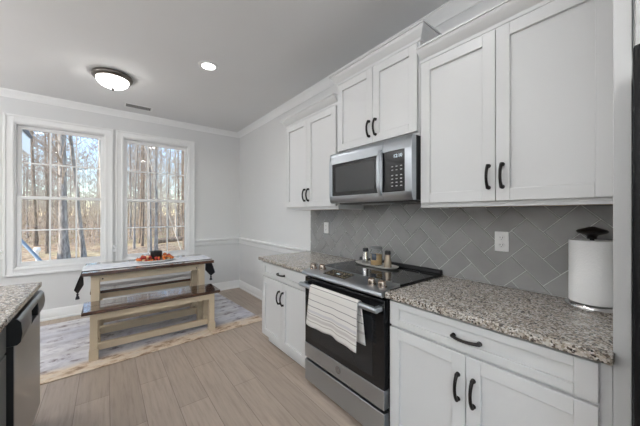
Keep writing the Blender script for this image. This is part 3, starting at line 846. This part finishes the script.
def bench(y0, label, dx=0):
    x0, x1, yw, h = -2.005 + dx, -.845 + dx, .345, .445
    t = thing('bench', label, 'bench', ((x0 + x1) / 2, y0 + yw / 2, RZ), 'dining benches')
    tp = MB()
    for i in range(2):
        a = y0 + i * yw / 2; tp.box(x0, x1, a + .0008, a + yw / 2 - .0008, h - .030, h)
    tp.build('seat', 'walnut', t, .003)
    lx0, lx1 = x0 + .055, x1 - .055; ly0, ly1 = y0 + .028, y0 + yw - .028; lw = .052
    ap = MB()
    ap.box(lx0 + lw, lx1 - lw, ly0 + .004, ly0 + .026, h - .095, h - .0305); ap.box(lx0 + lw, lx1 - lw, ly1 - .026, ly1 - .004, h - .095, h - .0305)
    for xx in (lx0 + .018, lx1 - .040): ap.box(xx, xx + .022, ly0 + lw, ly1 - lw, h - .095, h - .0305)
    ap.build('apron', 'cream', t, .002)
    for xa in (lx0, lx1 - lw):
        for ya in (ly0, ly1 - lw):
            l = MB(); l.box(xa, xa + lw, ya, ya + lw, RZ + .0985, h - .0305)
            l.prism([(xa - .007, RZ), (xa + lw + .007, RZ), (xa + lw + .007, RZ + .085), (xa + lw, RZ + .098), (xa, RZ + .098), (xa - .007, RZ + .085)], 'y', ya - .007, ya + lw + .007)
            l.build('leg', 'cream', t, .002)
        MB().box(xa + .016, xa + lw - .016, ly0 + lw + .008, ly1 - lw - .008, RZ + .030, RZ + .090).build('end_stretcher', 'cream', t, .002)
    ym = (ly0 + ly1) / 2
    MB().box(lx0 + lw - .014, lx1 - lw + .014, ym - .022, ym + .022, RZ + .032, RZ + .092).build('stretcher', 'cream', t, .002)
    return t
bench(3.045, 'dark-topped cream bench on the near side of the table, toward the kitchen')
bench(3.812, 'dark-topped cream bench on the window side, tucked under the table', .03)

TX0, TX1, TY0, TY1, TH = -2.015, -.83, 3.32, 3.97, .733
def table():
    t = thing('dining_table', 'narrow dining table with dark plank top and cream legs before the windows', 'table', ((TX0 + TX1) / 2, (TY0 + TY1) / 2, RZ))
    tp = MB(); n = 4; wd = (TY1 - TY0) / n
    for i in range(n): tp.box(TX0, TX1, TY0 + i * wd + .0006, TY0 + (i + 1) * wd - .0006, TH - .032, TH)
    tp.build('tabletop', 'walnut', t, .003)
    lx0, lx1, ly0, ly1, lw = TX0 + .060, TX1 - .085, TY0 + .080, TY1 - .178, .066
    ap = MB(); za, zb = TH - .112, TH - .0325
    ap.box(lx0 + lw, lx1 - lw, ly0 + .006, ly0 + .030, za, zb); ap.box(lx0 + lw, lx1 - lw, ly1 - .030, ly1 - .006, za, zb)
    for xx in (lx0 + .02, lx1 - .044): ap.box(xx, xx + .024, ly0 + lw, ly1 - lw, za, zb)
    ap.build('apron', 'cream', t, .002)
    sc = MB()
    for xa in (lx0 + .06, lx1 - .06): sc.lathe([(0, .0062), (.007, .0062), (.007, .0045), (0, .003)], (xa + (.03 if xa < -1.4 else -.03), ly0, za + .028), 10, 'y')
    sc.build('bolt_heads', 'bronze', t)
    for xa in (lx0, lx1 - lw):
        for ya in (ly0, ly1 - lw):
            l = MB(); l.box(xa, xa + lw, ya, ya + lw, RZ + .1385, zb)
            l.prism([(xa - .008, RZ), (xa + lw + .008, RZ), (xa + lw + .008, RZ + .122), (xa + lw, RZ + .138), (xa, RZ + .138), (xa - .008, RZ + .122)], 'y', ya - .008, ya + lw + .008)
            l.build('leg', 'cream', t, .002)
        MB().box(xa + .02, xa + lw - .02, ly0 + lw + .009, ly1 - lw - .009, RZ + .04, RZ + .115).build('end_stretcher', 'cream', t, .002)
    ym = (ly0 + ly1) / 2
    MB().box(lx0 + lw - .02, lx1 - lw + .02, ym - .028, ym + .028, RZ + .045, RZ + .115).build('stretcher', 'cream', t, .002)
table()

def runner():
    t = thing('table_runner', 'white patterned table runner with dark pointed ends hanging off the table', 'table runner', ((TX0 + TX1) / 2, 3.60, TH))
    ya, yb = 3.425, 3.775; z = TH + .0035
    def strip(off, name, m):
        path = []
        def tail(s):    # s = -1 left, 1 right
            xe = TX1 if s > 0 else TX0
            return [(xe + s * .006, z + .0 + off, 1), (xe + s * (.010 + off), z - .03, 1), (xe + s * (.012 + off), z - .10, 1), (xe + s * (.012 + off), z - .185, .98), (xe + s * (.012 + off), z - .245, .02)]
        L_, R_ = tail(-1), tail(1)
        xs = [(TX0 + (TX1 - TX0) * i / 12, z + off + .0006 * math.sin(i * 1.7), 1) for i in range(13)]
        path = L_[::-1] + xs + R_
        mb = MB(); nu = 8; ym = (ya + yb) / 2
        for x, zz, wf in path:
            dr = max(0, z - .02 - zz) / .2
            for j in range(nu + 1):
                q = (j / nu - .5) * wf; sg = -1 if x < -1.4 else 1
                mb.v.append((x + sg * dr * (.030 - .075 * q), ym + q * (yb - ya) * (1 if dr == 0 else .62), zz))
        for i in range(len(path) - 1):
            for j in range(nu):
                a = i * (nu + 1) + j; mb.f.append((a, a + 1, a + nu + 2, a + nu + 1))
        o = mb.build(name, m, t); s = o.modifiers.new('t', 'SOLIDIFY'); s.thickness = .0014; s.offset = 0
        return o
    strip(.0012, 'top_cloth', 'runner'); strip(-.0012, 'lining', 'lining')
    for s, x, zz in ((-1, TX0, .245), (1, TX1, .245)):
        zt = z - zz; xx = x + s * .046
        MB().lathe([(0, .002), (.010, -.002), (.011, -.012), (.006, -.018), (.012, -.026), (.017, -.052), (.015, -.054), (0, -.052)], (xx, 3.60, zt), 12).build('tassel', 'lining', t)
runner()

def centrepiece():
    c = (-1.385, 3.62, TH + .0055)
    x, y, z = c
    b = MB().lathe([(0, 0), (.6, 0), (.92, .010), (1.0, .020), (.98, .022), (.90, .014), (.6, .006), (0, .006)], (0, 0, 0), 40)
    b.v = [(x + v[0] * .205, y + v[1] * .130, z + v[2] * 1.2) for v in b.v]
    o = b.build('serving_platter', mat('white_china', (.78, .77, .74), .3), origin=c)
    tag(o, 'oval white platter of autumn decorations on the table runner', 'platter')
    k = thing('candle_holder', 'short black candle bowl in the middle of the white platter', 'candle', (x, y, z + .0065))
    cc = (x, y, z + .0065)
    MB().lathe([(0, .0), (.030, .0), (.036, .006), (.056, .060), (.060, .112), (.056, .112), (.051, .072), (0, .068)], cc, 32).build('bowl', 'black', k)
    MB().lathe([(0, .0685), (.049, .0745), (.050, .096), (.046, .100), (0, .098)], cc, 28).build('candle', mat('dark_wax', (.03, .028, .027), .5), k)
    MB().tube([(x, y, cc[2] + .098), (x + .002, y, cc[2] + .110)], .0016, 6).build('wick', 'slot', k)
    cols = [('orange', (.72, .17, .02), 'small orange gourd heaped around the black candle'), ('red', (.42, .03, .02), 'small dark red berry gourd heaped around the black candle'), ('cream', (.72, .50, .28), 'small tan gourd heaped around the black candle')]
    rnd = random.Random(11); protos = {}; placed = []
    def proto(nm, cl, lab):
        t = thing('gourd', lab, 'gourd', (0, 0, 0), '%s gourds on the platter' % nm)
        mb = MB(); n, kk = 20, 9
        for j in range(n):
            a = 2 * PI * j / n; rib = 1 + .06 * math.cos(5 * a)
            for i in range(kk):
                b_ = PI * i / (kk - 1); mb.v.append((math.sin(b_) * math.cos(a) * rib, math.sin(b_) * math.sin(a) * rib, .82 * (1 - math.cos(b_))))
        for j in range(n):
            j2 = (j + 1) % n
            for i in range(kk - 1): mb.f.append((j * kk + i, j2 * kk + i, j2 * kk + i + 1, j * kk + i + 1))
        m = mat(nm + '_rind', cl, .45)
        mb.build('rind', m, t, local=True)
        MB().tube([(0, 0, 1.6), (.06, 0, 1.85), (.2, .05, 2.05)], [.16, .12, .1], 6).build('stem', mat(nm + '_stem', (.16, .12, .05), .8), t, local=True)
        return t
    for ring in range(3000):
        if len(placed) >= 70: break
        low = len(placed) < 42
        a = rnd.uniform(0, 2 * PI); q = rnd.uniform(.40, .90) if low else rnd.uniform(.45, .72)
        px, py = q * .205 * math.cos(a), q * .130 * math.sin(a)
        r = rnd.uniform(.013, .021)
        if math.hypot(px, py) < .060 + r * 1.08: continue
        base = (.0085 if q < .6 else .0085 + (q - .6) * .05)
        if not low:      # the second layer settles into the hollows of the first
            near = [(u, v, s_, b_) for u, v, s_, b_ in placed if math.hypot(px - u, py - v) < (r + s_) * 1.05]
            if len(near) < 2: continue
            base = max(b_ + s_ * .82 + math.sqrt(max(0, ((r + s_) * .90) ** 2 - (px - u) ** 2 - (py - v) ** 2)) for u, v, s_, b_ in near) - r * .82
            if base > .05: continue
        elif any(math.hypot(px - u, py - v) < (r + s_) * 1.04 for u, v, s_, b_ in placed): continue
        placed.append((px, py, r, base)); i = rnd.choice((0, 0, 0, 1, 1, 2)); nm, cl, lab = cols[i]
        if nm not in protos: g = protos[nm] = proto(nm, cl, lab)
        else: g = copy_tree(protos[nm])
        g.location = (x + px, y + py, z + base); g.scale = (r,) * 3; g.rotation_euler = (0, 0, rnd.uniform(0, 6))
centrepiece()

# ------------------------------------------------------------------ island and dishwasher
def island():
    xe = -2.157
    t = thing('island_cabinet', 'dark grey island cabinet at the left edge, beside the dishwasher', 'cabinet', (-2.7, .7, 0))
    MB().box(-2.85, -2.20, -.6, 1.786, .10, .826).build('body', 'isl', t, .002)
    MB().box(-2.80, -2.26, -.6, 1.786, .002, .0995).build('toe_kick', 'isl', t)
    MB().box(-2.199, -2.182, 1.30, 1.78, .11, .67).build('door', 'isl', t, .002)
    MB().box(-2.199, -2.182, 1.30, 1.78, .68, .815).build('drawer', 'isl', t, .002)
    MB().box(-2.85, -2.215, 2.396, 2.414, .001, .826).build('end_panel', 'isl', t, .002)
    o = MB().box(-3.25, xe, -.65, 2.43, .828, .858).build('island_countertop', 'granite', origin=(-2.7, .9, .828), bevel=.004)
    tag(o, 'pale speckled granite countertop of the island above the dishwasher', 'countertop', 'granite countertops')
    y0, y1 = 1.792, 2.392
    d = thing('dishwasher', 'stainless dishwasher with pocket handle under the island countertop', 'dishwasher', (-2.45, (y0 + y1) / 2, 0))
    MB().box(-2.80, -2.215, y0 + .003, y1 - .003, .03, .81).build('tub', 'black', d)
    dr = MB().box(-2.214, -2.160, y0, y1, .115, .696).build('door', 'steel_d', d, .003)
    c = MB()
    prof = [(-2.214, .6965), (-2.154, .6965), (-2.143, .708), (-2.138, .745), (-2.142, .796), (-2.154, .812), (-2.214, .812)]
    pk0, pk1 = 2.02, 2.19
    c.prism(prof, 'y', y0 + .006, pk0); c.prism(prof, 'y', pk1, y1)
    c.prism([prof[0], prof[1], (-2.1445, .7065), (-2.1425, .716), (-2.214, .716)], 'y', pk0, pk1); c.prism([(-2.214, .784), (-2.1412, .784), prof[4], prof[5], prof[6]], 'y', pk0, pk1)
    con = c.build('console', 'steel_c', d, .0015)
    MB().box(-2.213, -2.190, pk0, pk1 - .004, .7165, .7835).box(-2.190, -2.1415, pk1 - .0045, pk1 - .0003, .7165, .7835).build('handle_pocket', 'black', con)
    MB().prism([(p[0] + (.002 if p[0] > -2.2 else 0), p[1]) for p in prof], 'y', y0, y0 + .0055).build('end_cap', 'black', con)
    MB().box(-2.212, -2.162, y0 - .004, y0 - .0002, .115, .696).build('door_edge', 'black', dr)
    MB().box(-2.75, -2.24, y0 + .01, y1 - .01, .002, .0295).build('toe_plate', 'black', d)
island()

# ------------------------------------------------------------------ outdoors: ground, house eave, trees
GZ = -.45
g = MB(); nx, ny = 40, 50; rnd = random.Random(2)
for j in range(ny + 1):
    for i in range(nx + 1):
        x = -60 + 120 * i / nx; y = D + .3 + 115 * (j / ny) ** 1.6
        g.v.append((x, y, GZ + (.10 * math.sin(x * .7 + y * .3) + .06 * rnd.random() if y > 9 else 0) + max(0, y - 30) * .012))
for j in range(ny):
    for i in range(nx): a = j * (nx + 1) + i; g.f.append((a, a + 1, a + nx + 2, a + nx + 1))
struct('ground', g, 'litter')
struct('ground_bounce', MB().box(-40, 30, -40, YF - .16, -.35, -.12), mat('pale_bounce_slab', (.52, .51, .49), .9))  # unseen pale slab added to bounce sunlight up to the ceiling
FW = Vector((math.sin(YAW), math.cos(YAW), 0)); RT = Vector((math.cos(YAW), -math.sin(YAW), 0))
def spot(px, d):   # where a pixel column meets the depth d (metres ahead)
    p = Vector((CAMX, 0, 0)) + FW * d + RT * ((px - 320) / F * d); return p.x, p.y
def gz(y): return GZ + max(0, y - 30) * .012

def tree_mesh(rnd, h, r, lean=0, nb=26, first=.22, seg=9):
    tr = MB(); br = MB(); n = 14; pts = []; rad = []
    a0 = rnd.uniform(0, 6.28); wx, wy = rnd.uniform(-.12, .12), rnd.uniform(-.12, .12)
    for i in range(n + 1):
        u = i / n
        pts.append(Vector((lean * u * h + wx * math.sin(u * 4 + a0), wy * math.sin(u * 5 + a0) , u * h)))
        rad.append(max(.012, r * (1 - .82 * u) * (1 + .55 * math.exp(-u * h * 2.2))))
    tr.tube(pts, rad, seg)
    def limb(p, d, L, rr, depth):
        k = 5; ps = [p]; rs = [rr]; q = p.copy(); dd = d.copy()
        for i in range(k):
            dd = (dd + Vector((rnd.uniform(-.2, .2), rnd.uniform(-.2, .2), rnd.uniform(-.05, .16)))).normalized()
            q = q + dd * L / k; ps.append(q.copy()); rs.append(max(.004, rr * (1 - .8 * (i + 1) / k)))
        br.tube(ps, rs, 4 if depth else 5)
        if depth < 2:
            for i in range(5 if depth == 0 else 3):
                j = rnd.randint(1, k); a = rnd.uniform(0, 6.28)
                nd_ = (dd + Vector((math.cos(a), math.sin(a), rnd.uniform(-.1, .7))) * .9).normalized()
                limb(ps[j], nd_, L * rnd.uniform(.35, .6), rs[j] * .75, depth + 1)
    for i in range(nb):
        u = first + (1 - first) * (i + rnd.random()) / nb; f = u * n; k = min(n - 1, int(f))
        p = pts[k].lerp(pts[k + 1], f - k); a = rnd.uniform(0, 6.28)
        limb(p, Vector((math.cos(a), math.sin(a), rnd.uniform(.15, 1.1))).normalized(), h * rnd.uniform(.10, .2) * (1.2 - u * .6), max(.008, rad[k] * rnd.uniform(.18, .34)), 0)
    return tr, br
def make_tree(rnd, h, r, bk, label, group, lean=0, nb=26, first=.22):
    tr, br = tree_mesh(rnd, h, r, lean, nb, first)
    o = tr.build('bare_tree', bk, local=True); tag(o, label, 'tree', group)
    br.build('branches', 'twig' if bk != 'bark_w' else bk, o, local=True, smooth=False)
    return o
rnd = random.Random(21)
hero = [(65, 9.9, .27, 'bark_g', -.012, 'thick grey tree trunk nearest the left window, in its middle'),
        (83, 10.4, .15, 'bark_g', -.075, 'leaning grey tree just right of the thick trunk in the left window'),
        (99.5, 9.4, .085, 'bark_w', .004, 'pale slim tree at the right side of the left window'),
        (34, 14, .15, 'bark_b', -.01, 'brown tree at the left side of the left window'),
        (48, 17, .17, 'bark_b', .01, 'brown tree left of the thick grey trunk in the left window'),
        (149, 12.5, .11, 'bark_g', -.004, 'slim grey tree left of centre in the right window'),
        (140, 16, .15, 'bark_b', .005, 'brown tree at the left side of the right window'),
        (156, 11.5, .11, 'bark_g', .003, 'dark grey tree straight behind the candle in the right window'),
        (184, 12, .12, 'bark_b', -.005, 'brown tree at the right edge of the right window')]
for px, d, dia, bk, lean, lab in hero:
    x, y = spot(px, d)
    o = make_tree(rnd, rnd.uniform(13, 17), dia / 2, bk, lab, None, lean, 34, .2)
    o.location = (x, y, gz(y) - .05)
# a pale leaning sapling crossing the right window
x, y = spot(184, 10.5)
o = make_tree(rnd, 5.0, .020, 'bark_w', 'pale thin sapling leaning left in the right window', None, -.30, 14, .2); o.location = (x, y, gz(y) - .05)
# the wood behind: prototypes and copies
protos = [make_tree(rnd, rnd.uniform(9, 16), rnd.uniform(.035, .070), ('bark_b', 'bark_g', 'bark_w')[i % 3], 'bare slender tree deep in the wood beyond the windows', 'bare trees deep in the wood', rnd.uniform(-.03, .03), 46, .10) for i in range(8)]
spots = []
for k in range(2000):
    if len(spots)  >= 170: break
    d = 15 + 60 * rnd.random() ** .8; y = d
    x = CAMX + rnd.uniform(-.34, .36) * d
    if any(math.hypot(x - a, y - b) < .55 for a, b in spots): continue
    spots.append((x, y))
for i, (x, y) in enumerate(spots):
    o = protos[i] if i < len(protos) else copy_tree(protos[i % len(protos)])
    s = rnd.uniform(.8, 1.25); o.location = (x, y, gz(y) - .05); o.rotation_euler = (0, 0, rnd.uniform(0, 6.28)); o.scale = (s * rnd.uniform(.8, 1.35),) * 2 + (s,)
# undergrowth: thin stems with dry leaves that nobody could count
u = MB(); lf = MB(); rnd = random.Random(5)
for k in range(4200):
    y = 19 + 50 * rnd.random() ** 1.1; x = CAMX + rnd.uniform(-.36, .38) * y
    h = rnd.uniform(.5, 1.5) if y < 26 else rnd.uniform(1.2, 2.4) * y / 26; a, b = rnd.uniform(-.3, .3), rnd.uniform(-.3, .3); z0 = gz(y) - .05
    u.tube([(x, y, z0), (x + a * h * .5, y + b * h * .4, z0 + h * .55), (x + a * h, y + b * h, z0 + h)], [.012 * max(1, y / 30), .008 * max(1, y / 30), .004 * max(1, y / 30)], 3)
    for q in range(7):
        f = rnd.uniform(.15, 1); c = Vector((x + a * h * f + rnd.uniform(-.35, .35), y + b * h * f + rnd.uniform(-.25, .25), z0 + h * f)); s = rnd.uniform(.02, .05) * (1 if y < 26 else y / 26)
        d1 = Vector((rnd.gauss(0, 1), rnd.gauss(0, 1), rnd.gauss(0, 1))).normalized() * s; d2 = d1.orthogonal().normalized() * s * .6
        n = len(lf.v); lf.v += [tuple(c + d1), tuple(c + d2), tuple(c - d1), tuple(c - d2)]; lf.f.append((n, n + 1, n + 2, n + 3))
o = u.build('undergrowth', 'twig', local=True, smooth=False); tag(o, 'brown undergrowth of thin stems and dry leaves across the wood floor', 'undergrowth', None, 'stuff')
lf.build('dry_leaves', 'leaf', o, local=True, smooth=False)['kind'] = 'stuff'
# fallen log
x, y = spot(165, 13.2); x2, y2 = spot(186, 13.6)
o = MB().tube([(x - .4, y, GZ + .42), ((x + x2) / 2, (y + y2) / 2, GZ + .48), (x2 + .4, y2, GZ + .55)], [.13, .12, .10], 10).build('fallen_log', 'bark_b', origin=(x, y, GZ + .3))
tag(o, 'dark fallen log lying across the leaf litter in the right window', 'log')
# blue slanted chute with a white round-topped post beside it
x, y = spot(32, 8.6)
t = thing('garden_slide', 'blue sloping garden slide at the lower left of the left window', 'slide', (x, y, GZ))
blue = mat('blue_plastic', (.20, .26, .32), .5)
def P_(px, py, d):
    a, b = spot(px, d); return (a, b, CAMZ - (py - 213.7) / F * d)
A, B = Vector(P_(20, 241, 8.6)), Vector(P_(41, 263, 8.6))
B.z = max(B.z, GZ + .08)
ch = MB()
for off in (-.09, .09): ch.tube([A + Vector((0, off, .05)), B + Vector((0, off, .05))], .03, 8)
ch.tube([A + Vector((-.35, -.09, .02)), A + Vector((0, -.09, .05))], .03, 8); ch.tube([A + Vector((-.35, .09, .02)), A + Vector((0, .09, .05))], .03, 8)
n = len(ch.v); ch.v += [tuple(A + Vector((0, -.09, 0))), tuple(A + Vector((0, .09, 0))), tuple(B + Vector((0, .09, 0))), tuple(B + Vector((0, -.09, 0)))]
ch.v += [tuple(Vector(v) - Vector((0, 0, .02))) for v in ch.v[n:n + 4]]
ch.f += [(n, n + 1, n + 2, n + 3), (n + 4, n + 7, n + 6, n + 5), (n, n + 4, n + 5, n + 1), (n + 1, n + 5, n + 6, n + 2), (n + 2, n + 6, n + 7, n + 3), (n + 3, n + 7, n + 4, n)]
ch.build('chute', blue, t)
for off in (-.09, .09):
    MB().tube([A + Vector((-.33, off, .02)), (A.x - .40, A.y + off, GZ - .02)], .03, 8).build('leg', blue, t)
x, y = spot(37, 9.4)
o = MB().lathe([(.0, 0), (.10, 0), (.11, .03), (.04, .06), (.035, .36), (.05, .40), (.09, .45), (.10, .51), (.08, .56), (0, .57)], (x, y, GZ), 20).build('bird_bath', 'plate', origin=(x, y, GZ))
tag(o, 'small white round-topped post in the yard behind the blue slide', 'yard post')
# gable corner of the neighbouring wing, seen at the top left of the left window
y0, y1 = 6.3, 6.9
def Q_(px, py, yy):
    k = Vector(((px - 320) / F, (213.7 - py) / F)); r = FW + RT * k.x; tt = yy / r.y
    return (CAMX + r.x * tt, CAMZ + k.y * tt)
t = thing('house_wing', 'white house gable with dark eave at the left window top corner', 'house', (-5, y0, GZ))
a = Q_(22, 124, y0 + 1.2); b = Q_(31, 139, y0 + 1.2)
sl = (a[1] - b[1]) / (a[0] - b[0])
L = lambda x_: b[1] + sl * (x_ - b[0])
wl = MB().prism([(b[0] - .01, 2.40), (b[0] - .01, L(b[0] - .01) - .005), (b[0] - 1.2, L(b[0] - 1.2) - .02), (-7.2, L(b[0] - 1.2) - .02), (-7.2, GZ), (b[0] - .45, GZ), (b[0] - .45, 2.40)], 'y', y0, y0 + 1.2)
wl.build('siding', mat('white_siding', (.8, .8, .8), .7), t)
rk = MB().prism([(b[0], L(b[0])), (b[0] - 1.25, L(b[0] - 1.25)), (b[0] - 1.25, L(b[0] - 1.25) + .06), (b[0] + .015, L(b[0]) + .04)], 'y', y0 - .03, y0 + 1.25)
rk.build('roof_edge', mat('dark_shingle', (.11, .11, .12), .9), t)

# drop the builder's bookkeeping
for ob in scn.objects:
    if '_w' in ob: del ob['_w']
